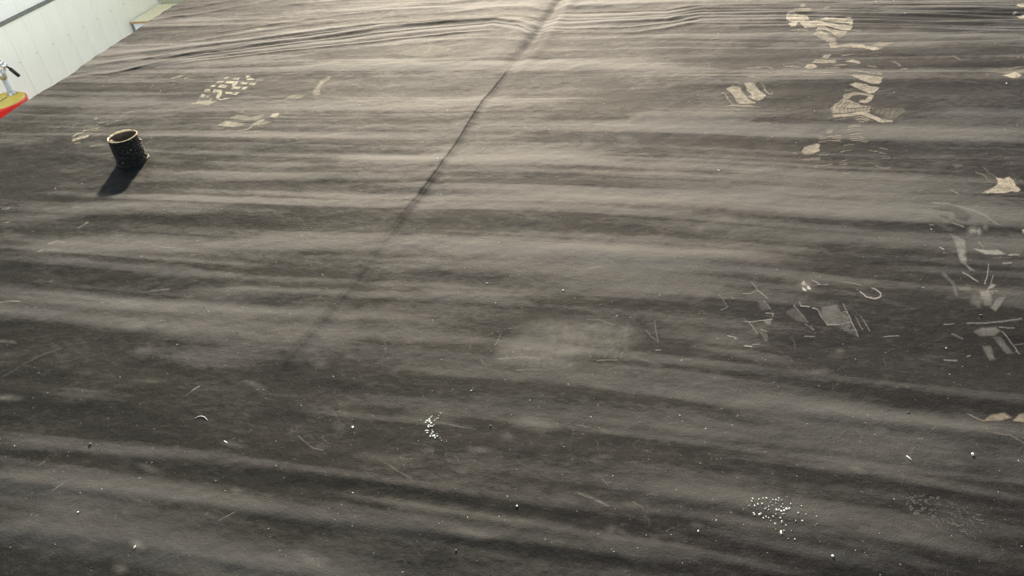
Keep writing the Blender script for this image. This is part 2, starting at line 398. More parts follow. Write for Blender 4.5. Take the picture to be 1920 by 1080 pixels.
# drop, rounded shoulder, then ease from the shoulder to the regular columns
for zdrop in (-.40, -.15, -.07): cols_x.append(ex-RAD); cols_dx.append(np.full_like(ex, zdrop))
for t in arc: cols_x.append(ex-RAD*np.sin(t)); cols_dx.append(np.full_like(ex, -RAD*(1-math.cos(t))))
for k in range(1, 11):
    cols_x.append(ex+(-2.02-ex)*k/11); cols_dx.append(np.zeros_like(ex))
XX = np.concatenate(cols_x+[Xg], 1); DZ = np.concatenate(cols_dx+[np.zeros_like(Xg)], 1)
YY = np.repeat(ys[:, None], XX.shape[1], 1)
ZZ = relief(XX.ravel(), YY.ravel()).reshape(XX.shape)+DZ
nr, nc = XX.shape
P = np.stack([XX, YY, ZZ], -1).reshape(-1, 3)
idx = np.arange(nr*nc).reshape(nr, nc)
Q = np.stack([idx[:-1, :-1], idx[:-1, 1:], idx[1:, 1:], idx[1:, :-1]], -1).reshape(-1, 4)
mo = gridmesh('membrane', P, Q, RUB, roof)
at = mo.data.attributes.new('dust_and_light', 'FLOAT', 'POINT'); at.data.foreach_set('value', dust_and_light(XX.ravel(), YY.ravel()).astype(np.float32))
bm = bmesh.new()
bmbox(bm, -2.10, 2.60, .03, 4.92, -1.45, -.03, .01)
frombm('body_side', bm, SIDE, roof)

# ------------------------------------------------------------------ marks on the roof
def field(px, py, prims):
    A = np.zeros_like(px)
    for p in prims:
        k = p[0]
        if k == 'B':
            _, x, y, rx, ry, ang, a = p; c, s = math.cos(math.radians(ang)), math.sin(math.radians(ang))
            dx, dy = px-x, py-y; f = a*np.exp(-((dx*c+dy*s)/rx)**2-((-dx*s+dy*c)/ry)**2)
        else:
            pts = np.array(p[1], float)
            if k == 'P': a, soft = p[2], p[3]; wd = 0
            else: wd, a, soft = p[2], p[3], p[4]
            pad = soft+wd+2
            sel = (px > pts[:, 0].min()-pad) & (px < pts[:, 0].max()+pad) & (py > pts[:, 1].min()-pad) & (py < pts[:, 1].max()+pad)
            if not sel.any(): continue
            x, y = px[sel], py[sel]; dist = np.full(x.shape, 1e9); ins = np.zeros(x.shape, bool)
            segs = list(zip(pts, np.roll(pts, -1, 0))) if k == 'P' else list(zip(pts[:-1], pts[1:]))
            for (ax, ay), (bx_, by_) in segs:
                vx, vy = bx_-ax, by_-ay; L2 = vx*vx+vy*vy+1e-9
                t = np.clip(((x-ax)*vx+(y-ay)*vy)/L2, 0, 1)
                dist = np.minimum(dist, np.hypot(x-ax-t*vx, y-ay-t*vy))
                if k == 'P':
                    cr = ((ay > y) != (by_ > y)) & (x < vx*(y-ay)/(vy+(1e-9 if abs(vy) < 1e-9 else 0))+ax)
                    ins ^= cr
            sdv = np.where(ins, -dist, dist) if k == 'P' else dist-wd
            f = np.zeros_like(px); f[sel] = a*(1-smooth(-soft, soft, sdv))
        if k == 'B' or p[-1] != 'cut':
            A = np.maximum(A, f) if (k == 'B' or a > 0) else A+f
        if a < 0 and k == 'B': A = A+f
    return np.clip(A, 0, 1)
def mark(name, prims, mat, label=None, res=1.0, lift=.0007):
    prims = [p for p in prims]
    bx = []
    for p in prims:
        if p[0] == 'B': bx += [(p[1]-2.2*p[3]*0-2.2*max(p[3], p[4]), p[2]-2.2*max(p[3], p[4])), (p[1]+2.2*max(p[3], p[4]), p[2]+2.2*max(p[3], p[4]))]
        else: bx += [(q[0]+s*4, q[1]+s*4) for q in p[1] for s in (-1, 1)]
    bx = np.array(bx); x0, y0 = bx.min(0); x1, y1 = bx.max(0)
    cs = np.array([ground(x, y) for x in (x0, x1) for y in (y0, y1)])
    X0, Y0 = cs.min(0)-.004; X1, Y1 = cs.max(0)+.004
    cx, cy = cs.mean(0); dist = math.hypot(cx, cy, CH)
    sx = 1.0*res*dist/F; sy = sx/max(.25, CH/dist)*.8
    gx = np.arange(X0, X1+sx, sx); gy = np.arange(Y0, Y1+sy, sy)
    GX, GY = np.meshgrid(gx, gy); GX = GX.ravel(); GY = GY.ravel()
    px, py = project(GX, GY, np.zeros_like(GX))
    # hand-drawn outlines get a small natural wobble
    wx = 1.1*vnoise(GX*60, GY*60, 21)+.5*vnoise(GX*170, GY*170, 22); wy = .7*vnoise(GX*60, GY*60, 23)+.4*vnoise(GX*170, GY*170, 24)
    A = field(px+wx, py+wy, prims)
    nx, ny = len(gx), len(gy); id2 = np.arange(nx*ny).reshape(ny, nx); A2 = A.reshape(ny, nx)
    q = np.stack([id2[:-1, :-1], id2[:-1, 1:], id2[1:, 1:], id2[1:, :-1]], -1)
    mx = np.maximum.reduce([A2[:-1, :-1], A2[:-1, 1:], A2[1:, 1:], A2[1:, :-1]])
    q = q[mx > .025]
    if not len(q): return None
    used = np.unique(q); rem = np.full(nx*ny, -1); rem[used] = np.arange(len(used))
    X, Y = GX[used], GY[used]; Z = relief(X, Y)+lift
    o = gridmesh(name, np.stack([X, Y, Z], -1), rem[q], mat, roof)
    at = o.data.attributes.new('dust', 'FLOAT', 'POINT'); at.data.foreach_set('value', A[used].astype(np.float32))
    if label: o['label'] = label
    return o
class C:
    """a crop of the photograph: origin and scale"""
    def __init__(s, ox, oy, sc): s.o = (ox, oy, sc)
    def p(s, pts): return [(s.o[0]+x/s.o[2], s.o[1]+y/s.o[2]) for x, y in pts]
    def P(s, a, *pts, soft=.9): return ('P', s.p(pts), a, soft)
    def L(s, a, *pts, w=.9, soft=.8): return ('L', s.p(pts), w, a, soft)
    def B(s, x, y, rx, ry, ang, a): q = s.p([(x, y)])[0]; return ('B', q[0], q[1], rx, ry, ang, a)

k = C(340, 130, 10.667)
sq = [[(840,225),(890,180),(975,180),(930,225)],[(1030,225),(1070,185),(1185,188),(1145,230)],[(1300,150),(1385,150),(1395,195),(1455,210),(1450,240),(1310,240)],
 [(1490,255),(1560,210),(1640,215),(1640,245),(1590,268)],[(700,305),(750,268),(865,268),(825,308)],[(880,315),(935,268),(1150,268),(1120,360),(1020,385),(1040,325)],
 [(1170,330),(1205,285),(1355,290),(1300,340)],[(1355,345),(1400,300),(1525,303),(1470,350)],[(580,390),(630,342),(715,345),(670,390)],[(740,400),(790,345),(940,345),(885,405)],
 [(995,425),(1050,375),(1225,378),(1165,438)],[(1195,448),(1240,390),(1360,390),(1310,415),(1275,445)],[(455,480),(510,428),(615,432),(560,485)],
 [(625,495),(660,432),(835,450),(800,575),(760,590),(770,620),(870,640),(820,650),(700,630),(735,500)],[(880,480),(1060,482),(1010,525),(890,520)],[(1015,545),(1085,490),(1190,500),(1110,560)],
 [(375,600),(420,525),(500,535),(465,605)],[(480,605),(520,550),(605,550),(570,605)],[(840,610),(990,600),(960,618),(850,640)]]
pr = [k.P(.85 if i not in (3, 17) else .45, *q, soft=.7) for i, q in enumerate(sq)]
pr += [k.P(.62, (165,685),(290,700),(330,640),(420,655),(560,640),(625,625),(630,665),(720,675),(560,735),(480,745),(400,740),(370,710),(270,730),(220,715))]
for x, y in ((920,206),(1100,206),(780,288),(1440,325),(530,458),(1105,525),(418,570),(1570,240),(1350,190)): pr.append(('L', k.p([(x-22,y+5),(x+22,y-5)]), .6, -.55, .8))
mark('boot_print', pr, YEL, 'crisp yellowish boot print of small square lugs and zigzag bars beyond the pipe', .8)

k = C(400, 140, 8)
mark('boot_print', [k.P(.72,(75,790),(180,725),(330,745),(520,760),(300,810)), k.P(.48,(250,680),(380,635),(560,670),(790,630),(740,690),(640,720),(460,715),(340,705)),
 k.P(.75,(855,670),(900,610),(1000,605),(960,680)), k.P(.7,(590,760),(780,690),(760,730),(890,740),(700,780),(600,785)), k.L(.6,(380,865),(530,840),(600,780)), k.L(.4,(640,880),(750,865)),
 k.L(.35,(390,590),(520,520)), k.P(.4,(380,590),(470,575),(500,605)), k.L(.3,(40,830),(180,820))], YEL, 'broken yellowish boot heel print right of the pipe', .9)
mark('mud_smear', [k.P(.5,(1540,330),(1480,290),(1570,200),(1600,110),(1750,40),(1760,70),(1650,140),(1620,230),(1610,320),soft=2), k.P(.4,(1080,400),(1180,335),(1420,320),(1300,385)),
 k.P(.5,(1110,445),(1240,420),(1180,455)), k.P(.2,(1340,110),(1420,80),(1580,80),(1500,130),soft=2)], YEL, None, .9)
k = C(300, 50, 4.32)
mark('mud_smear', [k.P(.55,(75,435),(170,405),(200,410),(110,435)), k.L(.5,(195,435),(245,410)), k.L(.4,(180,395),(235,380)), k.L(.4,(270,380),(300,372)), k.L(.25,(340,320),(430,300),w=2), k.P(.5,(760,25),(800,12),(840,20),(880,35),(800,35),soft=1.5)], YEL)
k = C(100, 190, 12)
mark('boot_print', [k.P(.75,(420,930),(450,880),(840,800),(820,850),(720,890),(450,950)), k.P(.6,(450,850),(500,790),(720,720),(700,745),(560,790),(520,840)), k.L(.6,(700,690),(880,650),(1040,625)),
 k.L(.5,(860,700),(1090,665)), k.L(.35,(720,580),(870,550)), k.P(.55,(860,590),(1040,550),(1020,570),(880,600)), k.L(.4,(1040,520),(1240,490)), k.L(.35,(1200,540),(1500,450)), k.P(.6,(920,430),(960,400),(1020,385),(980,425)),
 k.P(.32,(880,870),(1000,800),(1150,750),(1060,810)), k.L(.3,(440,640),(470,580),(560,500)), k.P(.3,(490,990),(640,940),(600,980),(520,1010)), k.L(.3,(860,1060),(1180,1010),w=1.6), k.L(.3,(1520,370),(1700,290),(1900,190)), k.L(.3,(600,180),(680,155),(740,175))], YEL, 'faint striped boot print left of the pipe', .9)
k = C(700, 0, 3.0855)
mark('mud_smear', [k.L(.4,(160,312),(230,290),(330,262),(450,285),(400,310),(300,328),(200,322),w=1.2), k.L(.55,(330,262),(325,300),(290,310),w=1.4), k.L(.45,(230,320),(350,322),w=1.2), k.P(.22,(160,312),(330,265),(450,285),(300,328),soft=2)], YEL)

k = C(1460, 0, 8)
mark('boot_print', [k.P(.7,(300,100),(350,62),(415,70),(400,100)), k.P(.55,(190,190),(240,140),(340,120),(490,130),(480,180),(380,192)), k.P(.45,(660,150),(690,110),(770,120),(720,150)),
 k.P(.95,(100,290),(115,220),(170,190),(260,210),(440,260),(460,320),(420,330),(290,350),(250,410),(190,415),(130,380),(230,350),(160,335)), k.P(.8,(440,250),(470,228),(600,240),(560,250)),
 k.P(.82,(300,360),(420,330),(640,310),(700,270),(880,290),(1060,310),(1110,325),(1125,370),(1100,395),(1060,395),(1080,410),(1110,430),(1080,465),(980,475),(820,440),(650,410),(520,430),(400,440),(340,400)),
 ('L', k.p([(690,338),(880,372),(1050,392)]), 1.9, -.8, 1), ('L', k.p([(700,425),(820,460),(1000,482)]), .8, -.6, .9),
 k.P(.7,(550,490),(580,430),(650,410),(720,440),(800,470),(1020,490),(980,560),(900,580),(820,540),(700,470),(620,460)), k.P(.66,(500,550),(560,500),(640,480),(720,520),(760,570),(860,590),(850,630),(720,640),(640,600),(560,560)),
 ('L', k.p([(720,490),(780,550),(860,575)]), 1.0, -.6, .9),
 k.L(.55,(180,470),(440,468)), k.L(.4,(1080,465),(1230,490)), k.P(.6,(740,650),(860,640),(860,690),(1100,665),(1230,670),(1300,710),(1450,730),(1550,750),(1500,770),(1400,780),(1280,750),(1100,740),(1070,715),(950,715),(860,735),(780,735)),
 k.P(.88,(1330,740),(1560,750),(1480,778),(1390,780)), k.P(.42,(1390,700),(1500,650),(1660,650),(1730,665),(1560,730),(1420,720),soft=1.6), k.P(.55,(1010,265),(1090,270),(1085,300),(1040,295))],
 TAN, 'thick pale mud boot print nearest the far wrinkles', .8)
mark('mud_smear', [k.P(.55,(620,885),(700,840),(780,835),(750,885)), k.P(.5,(480,960),(560,905),(860,905),(860,960),(700,965)), k.P(.72,(370,1050),(430,985),(520,985),(580,1030),(480,1065)), k.P(.55,(980,940),(1100,905),(1220,950),(1210,990),(1110,965)),
 k.L(.4,(960,855),(1130,840)), k.L(.4,(1340,1020),(1460,1035)), k.L(.35,(1730,960),(1820,1010),w=1.5), k.L(.4,(100,1030),(200,1020),(340,1050)), k.L(.5,(820,1000),(1000,992)), k.L(.4,(700,1045),(900,1040)), k.L(.45,(1830,1060),(1930,1062))], TAN)
k = C(1480, 120, 8)
pr = [k.P(.5,(850,125),(1020,125),(1320,185),(1320,160),(1395,160),(1385,200),(1300,195),(1150,165)), k.P(.7,(900,210),(1000,195),(1390,235),(1380,300),(1330,330),(1200,320),(1050,270)),
 k.P(.75,(900,335),(980,305),(1200,345),(1350,370),(1270,460),(1180,455),(1040,390)), k.P(.5,(820,470),(950,440),(1100,450),(1260,490),(1230,560),(1150,605),(1040,590),(1060,560),(1150,550),(1180,500),(1050,480),(960,490),(900,540),(800,560)),
 k.P(.68,(1190,490),(1260,490),(1230,560),(1150,605),(1040,595),(1060,570),(1140,560)),
 k.P(.5,(620,690),(680,610),(800,545),(900,560),(1060,630),(1220,660),(1200,745),(960,740),(820,765),(640,770)), k.P(.2,(1220,680),(1700,680),(1730,720),(1640,800),(1560,850),(1300,760),soft=2),
 k.P(.72,(650,790),(940,760),(1050,740),(1150,745),(1380,845),(1555,855),(1540,880),(1390,895),(1200,830),(1080,785),(960,805),(680,830),(650,815)), k.L(.55,(1000,850),(1100,840),(1170,875)), k.L(.55,(970,825),(1080,805),(1200,860)), k.L(.45,(1040,875),(1110,880)),
 k.L(.6,(900,565),(1060,630)), k.L(.45,(700,165),(540,165),(190,155)), k.L(.35,(830,415),(930,410)), k.L(.3,(680,860),(840,840))]
for q in ([(690,690),(790,575)],[(750,760),(760,690),(870,580)],[(820,750),(820,680),(920,580)],[(870,750),(870,680)],[(930,740),(925,680)],[(985,735),(1000,680)],[(1040,725),(1060,680)],[(1095,715),(1110,670)],[(1160,715),(1175,665)],
          [(1260,740),(1300,690)],[(1330,770),(1390,700)],[(1400,790),(1460,710)],[(1480,810),(1540,700)],[(1560,820),(1620,700)],[(640,760),(650,650)],[(880,690),(1220,665)]): pr.append(('L', k.p(q), .55, -.5, .7))
mark('boot_print', pr, TAN, 'tan boot print with curved ribs and a comb of fine tread teeth', .7)
k = C(1480, 220, 8.71)
ls = [[(960,165),(1050,150),(1185,145)],[(965,190),(1080,170),(1180,172)],[(955,220),(1060,205),(1190,210)],[(935,252),(1050,235),(1185,238)],[(1010,300),(1080,285),(1160,300)],[(1000,330),(1100,318),(1230,355)],[(990,360),(1100,350),(1280,400)],[(1000,385),(1100,385),(1250,420)],
 [(640,325),(850,315)],[(700,350),(845,345)],[(780,375),(840,373)],[(480,405),(650,385),(840,400)]]
l2 = [[(890,460),(960,445),(1040,440)],[(830,560),(940,545),(1000,543)],[(840,705),(940,690)],[(820,765),(950,750)],[(520,785),(620,770),(710,760)],[(420,820),(470,805)],[(870,908),(980,908)],[(1310,535),(1440,550)],[(1470,490),(1600,520)],[(1480,565),(1600,585)],[(1520,665),(1640,660)],[(70,570),(130,600)],[(100,760),(190,810)]]
mark('boot_print', [k.L(.66,*q,w=.6,soft=.7) for q in ls]+[k.L(.42,*q,w=.7) for q in l2]+[k.P(.25,(440,345),(520,320),(620,330),(610,360),(490,370),soft=1.5), k.P(.36,(600,240),(650,210),(720,215),(710,265),(620,275),soft=1.5),
 k.P(.62,(205,560),(260,480),(330,460),(420,430),(490,435),(500,540),(400,590),(240,600),soft=1.5), k.P(.32,(190,690),(300,660),(500,640),(500,690),(300,705),soft=2), k.L(.2,(1430,780),(1520,830),(1640,820),w=1.8,soft=1.5), k.L(.25,(500,610),(640,605),w=1.2)],
 TAN, 'tan boot print broken into short parallel dashes', .8)
k = C(1320, 110, 10.667)
mark('boot_print', [k.P(.66,(430,620),(560,580),(700,590),(780,700),(880,820),(1040,880),(1000,915),(700,920),(640,870),(590,760),(540,690)), k.P(.66,(800,530),(900,515),(1000,530),(1100,640),(1240,760),(1190,820),(1080,860),(980,830),(870,770),(960,750),(870,660)),
 k.L(.55,(350,700),(430,730),(480,830),(570,920),w=.9), k.P(.45,(340,990),(560,930),(700,940),(950,950),(1130,1000),(950,995),(560,970)), k.P(.3,(560,1020),(780,1030),(700,1075),soft=1.4), k.L(.6,(1200,620),(1310,740),w=1.1), k.P(.5,(1310,760),(1410,685),(1370,740)),
 k.L(.3,(600,520),(770,540)), k.L(.4,(860,220),(1060,210),(1250,190),(1370,240),w=1.2), k.L(.5,(870,400),(1060,425)), k.L(.35,(1280,300),(1340,350)), k.L(.35,(1470,320),(1640,345)), k.L(.35,(1630,200),(1780,180),(1900,215)), k.L(.25,(20,660),(180,620)), k.P(.3,(1110,530),(1200,560),(1230,640),(1180,600))],
 TAN, 'two-barred wavy tan boot print left of the others', .8)
k = C(1780, 0, 6)
mark('boot_print', [k.P(.9,(580,875),(740,825),(820,860),(780,890),(710,903)), k.P(.35,(420,820),(560,830),(700,820),(900,780),(900,835),(640,855),soft=1.4), k.L(.4,(450,790),(560,800),(700,780)), k.L(.4,(660,800),(780,770),(880,760)), k.P(.35,(740,660),(790,660),(780,690)), k.P(.3,(800,670),(860,665),(860,690)), k.L(.4,(45,655),(130,695),w=1.1)],
 TAN, 'leaf-shaped tan boot toe mark cut by the right side')
mark('boot_print', [k.P(.85,(740,70),(780,48),(900,40),(940,70),(860,95),(800,100)), k.P(.65,(710,160),(730,130),(765,140),(740,165)), k.P(.85,(740,190),(840,165),(930,180),(900,225),(790,220)), k.P(.7,(860,120),(960,100),(1000,140),(900,150))], TAN, 'tan boot mark on the wrinkles at the far right')
k = C(1720, 300, 9.6)
mark('mud_smear', [k.P(.82,(1170,590),(1300,530),(1430,470),(1450,400),(1410,320),(1560,340),(1650,310),(1740,370),(1780,470),(1850,540),(1820,570),(1700,560),(1580,590),(1420,590),(1280,605),soft=1.2), k.P(.5,(1180,585),(1300,535),(1440,470),(1500,560),(1300,600)),
 k.L(.22,(1050,220),(1190,260),(1260,320),(1300,410),w=1.3), k.L(.22,(1190,120),(1280,220),(1420,320)), k.L(.4,(620,560),(740,625),w=1), k.P(.16,(640,90),(780,70),(810,110),(700,150),soft=2), k.L(.45,(30,575),(90,560))], TAN, 'star-shaped tan mud smear near the right side')
k = C(1720, 370, 9.6)
mark('dust_smear', [k.L(.22,(280,110),(560,130),(800,190),(1000,250),(1200,350),(1440,510),w=1.5,soft=2), k.P(.42,(1000,945),(1180,965),(1450,965),(1580,1040),(1380,1060),(1220,1050),soft=1.6), k.P(.26,(600,680),(740,730),(860,800),(860,960),(840,1130),(740,1075),(720,930),(680,830),soft=2.5), k.B(800,1000,6,14,0,.4), k.L(.55,(400,910),(480,955)),
 k.L(.35,(1100,820),(1180,905)), k.B(1000,620,8,7,0,.35), k.B(1100,640,5,7,0,.35), k.L(.3,(610,480),(830,550),w=1.2), k.L(.4,(210,515),(290,525)), k.L(.3,(1640,1060),(1820,1055),w=1.5), k.B(1220,550,5,5,0,.22)], GRY)
mark('mud_smear', [k.P(.8,(1880,590),(2000,560),(2060,640),(1960,700),(1890,650))], TAN)
mark('scuff_mark', [k.P(.55,(260,210),(420,170),(700,180),(900,300),(980,330),(860,440),(700,380),(640,260),(400,240),soft=3.5), k.P(.5,(210,450),(400,440),(560,560),(700,590),(600,650),(430,580),(330,540),soft=3), k.L(.5,(400,345),(540,385),w=1.4), k.L(.4,(580,450),(900,520),w=1.5,soft=1.5)], DRK, None, 1.3)
k = C(1460, 500, 8)
pr = [k.P(.20,(650,640),(860,600),(920,690),(1050,800),(1070,850),(960,880),(740,890),(690,820),(620,700),soft=2.5), k.L(.46,(510,650),(580,670),(660,790),(730,890),(900,880),(1070,855),w=.9), k.L(.46,(960,590),(1050,770),(1190,1050)), k.P(.18,(880,900),(1070,870),(1190,1050),(1050,1000),soft=3),
 k.L(.55,(320,620),(460,635)), k.L(.3,(300,570),(330,620)), k.L(.35,(950,260),(1220,310),w=.7), k.L(.3,(1140,770),(1250,950)), k.L(.3,(1230,770),(1370,970)), k.L(.25,(220,610),(430,850),w=1.2), k.P(.12,(100,700),(250,640),(420,860),(250,840),soft=3), k.L(.3,(400,880),(520,960)), k.L(.3,(380,1060),(550,1060)), k.L(.35,(1580,1060),(1800,1045))]
for _ in range(26): x, y = random.uniform(940, 1040), random.uniform(690, 790); pr.append(k.L(.5, (x, y), (x+6, y+3), w=.4, soft=.5))
for _ in range(22): x, y = random.uniform(1040, 1140), random.uniform(900, 1020); pr.append(('L', k.p([(x, y), (x+8, y+6)]), .5, -.4, .5))
mark('boot_print', pr, GRY, 'grey boot print with stitched edges like a small pocket', .7)
mark('dust_smear', [k.L(.58,(1210,410),(1320,490),(1440,515),(1520,480),(1520,430),(1460,380),(1390,355),w=1.1)], GRY, 'pale horseshoe-shaped scuff', .7)
mark('dust_smear', [k.P(.9,(340,340),(400,380),(410,415),(350,395)), k.P(.85,(400,320),(460,330),(480,380),(430,380)), k.P(.6,(330,300),(380,250),(400,320),(350,330)), k.B(400,330,13,8,0,.28), k.L(.4,(500,240),(600,300)), k.L(.3,(520,320),(730,300))], GRY, 'bright powdery spot above the stitched print', .7)
k = C(1320, 500, 6)
mark('scratch', [k.L(.5,(530,205),(600,290),(720,390),w=.6), k.L(.4,(430,335),(500,330),(590,300),w=.6), k.L(.3,(160,340),(220,410),(270,480),(190,510),w=.6), k.L(.3,(670,410),(740,500)), k.L(.4,(690,540),(780,550),(770,575)), k.L(.42,(450,630),(530,630),(660,615),(760,605)), k.P(.24,(660,615),(760,605),(740,670),(690,660),soft=2),
 k.L(.36,(500,635),(560,710),(600,770)), k.L(.36,(640,720),(700,740)), k.P(.14,(620,740),(710,770),(720,850),(690,850),soft=1.5), k.L(.65,(460,905),(545,912)), k.L(.36,(550,890),(620,880)), k.L(.45,(270,790),(360,810)), k.L(.5,(345,825),(368,825)), k.P(.12,(600,400),(700,420),(740,500),(640,510),soft=3)], GRY, None, .8)
k = C(1740, 480, 5.144)
mark('dust_smear', [k.L(.42,(580,90),(570,200),(540,280)), k.L(.32,(630,190),(590,300),(560,360)), k.L(.36,(330,165),(480,250),w=1.1), k.P(.33,(290,0),(370,30),(360,90),(450,150),(400,140),(310,70),soft=2), k.L(.36,(550,365),(670,355)), k.P(.26,(500,350),(600,380),(610,500),(540,500),(500,430),soft=4), k.P(.26,(600,520),(660,430),(740,420),(700,490),(650,550),soft=2),
 k.P(.33,(575,330),(610,275),(650,290),(620,320),soft=1.5), k.L(.26,(380,660),(560,660),(740,640),(900,615),w=1.3), k.P(.24,(440,740),(500,705),(640,700),(695,735),(640,775),(500,780),soft=2.5), k.P(.17,(620,790),(700,790),(820,935),(760,940),soft=2.5), k.P(.2,(520,870),(600,870),(650,990),(600,1000),soft=3), k.L(.42,(710,740),(800,840),(880,935),w=.8), k.L(.3,(680,700),(830,705)),
 k.L(.3,(150,670),(250,665)), k.L(.36,(160,1000),(280,1005),w=1.2), k.L(.4,(380,965),(410,955)), k.L(.33,(720,85),(800,85),w=1.2), k.L(.22,(820,855),(920,845)), k.L(.15,(140,180),(240,270),(270,400),w=2.5,soft=3), k.P(.16,(270,310),(400,300),(410,340),(310,350),soft=3), k.L(.2,(230,760),(330,800),w=1.6), k.P(.14,(430,400),(540,420),(500,520),(400,480),soft=5)], GRY, None, .9)
k = C(860, 570, 5.0526)
pr = [k.P(.17,(370,540),(400,430),(600,260),(800,190),(1100,180),(1400,170),(1650,230),(1720,330),(1600,400),(1300,470),(1150,560),(1000,640),(700,600),(560,560),soft=22), k.P(.22,(760,240),(1000,190),(1300,250),(1500,320),(1250,400),(1000,470),(800,400),soft=24), k.L(.25,(390,540),(600,520),(760,540),w=2.5,soft=2), k.L(.2,(540,500),(800,450),w=2,soft=2), k.L(.32,(1210,160),(1340,160),(1480,215),w=.8), k.L(.22,(340,410),(410,300)),
 k.L(.2,(1770,260),(1850,340),(1890,370),(1860,170)), k.L(.28,(1310,550),(1500,545)), k.L(.3,(1870,450),(1910,448)), k.L(.2,(560,640),(960,635),w=1.4), k.L(.14,(100,460),(130,380)), k.L(.2,(220,540),(240,580),(300,610))]
for _ in range(60):
    x, y = random.uniform(420, 1680), random.uniform(180, 600); pr.append(k.L(random.uniform(.3, .6), (x, y), (x+random.uniform(3, 9), y+random.uniform(-3, 3)), w=.35, soft=.6))
for _ in range(130):
    x, y = random.uniform(600, 1620), random.uniform(190, 480); l = random.uniform(20, 60); pr.append(k.L(random.uniform(.2, .34), (x, y), (x-l*.5+random.uniform(-15, 15), y+l), w=.45, soft=.6))
for x in (620, 690, 760, 820, 900, 960, 1060): pr.append(k.L(.2, (x, 560), (x-8, 610), w=1.6, soft=1.5))
mark('dust_smear', pr, GRY, 'large faint dusty boot print in the middle foreground', .9)
pr = []
for _ in range(150):
    t = random.uniform(0, 2*PI); r = math.sqrt(random.random()); ex_, ey_ = r*92*math.cos(t), r*27*math.sin(t)
    x = 1776+ex_*.93-ey_*.36; y = 968+ex_*.36+ey_*.93; a = random.gauss(.4, .5); l = random.uniform(3, 8)
    pr.append(('L', [(x, y), (x+l*math.cos(a), y+l*math.sin(a))], .4, random.uniform(.2, .4), .6))
mark('scratch', pr, GRY, 'dense patch of tiny worn scratches in the near right corner', .8)
mark('scuff_mark', [('P', [(1745, 945), (1790, 935), (1840, 965), (1900, 1010), (1830, 1010), (1770, 985)], .4, 12)], DRK, None, 1.5)
for (cx, cy) in ((180, 440), (420, 520), (250, 640), (620, 640), (520, 820), (760, 560), (1120, 820), (1250, 700), (1500, 680), (1650, 830), (1350, 430), (900, 860), (1180, 960), (330, 930), (1120, 250)):
    pr = []
    for _ in range(16):
        x, y = cx+random.gauss(0, 75), cy+random.gauss(0, 32); a = random.choice((random.gauss(.1, .25), random.gauss(-.7, .3), random.gauss(.7, .4))); l = random.uniform(5, 26)
        pr.append(('L', [(x, y), (x+l*.5*math.cos(a), y+l*.5*math.sin(a)), (x+l*math.cos(a+.3), y+l*math.sin(a+.3))], random.uniform(.3, .8), random.uniform(.05, .16), 1.0))
    for _ in range(4): pr.append(('B', cx+random.gauss(0, 70), cy+random.gauss(0, 30), random.uniform(8, 26), random.uniform(4, 9), random.uniform(-10, 25), random.uniform(.05, .13)))
    mark('scratch', pr, GRY, None, 1.1)
k = C(1300, 730, 3.0855)
mark('mud_smear', [k.P(.45,(1680,185),(1720,150),(1800,140),(1840,165),(1780,185),soft=2.5), k.P(.5,(1850,185),(1880,150),(2000,130),(2060,160),(1960,200),soft=2.5), k.L(.22,(1740,260),(1830,270),(1913,320),(1960,350),w=1.3), k.L(.25,(1600,150),(1680,185),w=1.5), k.L(.25,(1380,240),(1400,225))], TAN)
k = C(0, 380, 3)
mark('scratch', [k.L(.36,(440,150),(500,118)), k.L(.3,(280,250),(330,228),(370,245),w=1.2), k.L(.3,(225,295),(250,285),w=1.5), k.L(.3,(910,270),(1000,270)), k.L(.25,(850,505),(960,495),w=1.2), k.L(.4,(0,570),(60,558),(120,565)), k.L(.35,(660,235),(690,210),w=.6), k.P(.3,(10,45),(60,30),(50,45)), k.P(.33,(20,120),(70,108),(50,122)), k.L(.08,(20,985),(250,860),(350,825),w=1), k.P(.2,(270,455),(310,440),(300,455)), k.L(.3,(1090,1060),(1125,1040)), k.L(.14,(0,780),(80,790),w=2.5,soft=2)], GRY)
k = C(0, 720, 3)
mark('scratch', [k.L(.22,(1240,780),(1330,730)), k.B(780,910,14,7,30,.24), k.B(680,1045,14,8,0,.14), k.L(.25,(220,465),(260,440)), k.L(.2,(1050,75),(1120,20)), k.L(.2,(1680,300),(1760,370),(1820,385)), k.B(50,85,22,5,0,.26), k.L(.22,(300,610),(360,570)), k.B(1760,1000,30,12,20,.14)], GRY)
k = C(640, 720, 3)
mark('dust_smear', [k.L(.14,(200,425),(330,510),(400,550),w=1.4,soft=1.5), k.L(.2,(1340,630),(1420,660),(1500,700),w=2,soft=2), k.L(.18,(1470,545),(1500,580),w=1.2), k.B(1090,230,38,11,8,.16), k.B(740,860,40,9,8,.14), k.L(.14,(530,220),(760,260),w=1.2), k.B(280,440,60,10,8,.10), k.L(.2,(1640,680),(1700,715)), k.L(.12,(300,1000),(350,995),(370,1020),w=.8), k.B(480,190,60,14,0,.08)], GRY, None, 1.2)

sp_ = [(1050, 0), (1010, 60), (985, 92), (935, 150), (908, 186), (860, 262), (820, 325), (730, 440), (640, 560), (520, 695), (430, 850)]
mark('lap_seam', [('L', sp_[2:5], .4, .2, 1.6), ('L', sp_[4:7], .5, .4, 1.2), ('L', sp_[6:9], .4, .12, 1.6), ('L', sp_[8:10], 1.0, .22, 3.0), ('L', sp_[9:], 1.5, .22, 4.0)], DRK, None, .8)
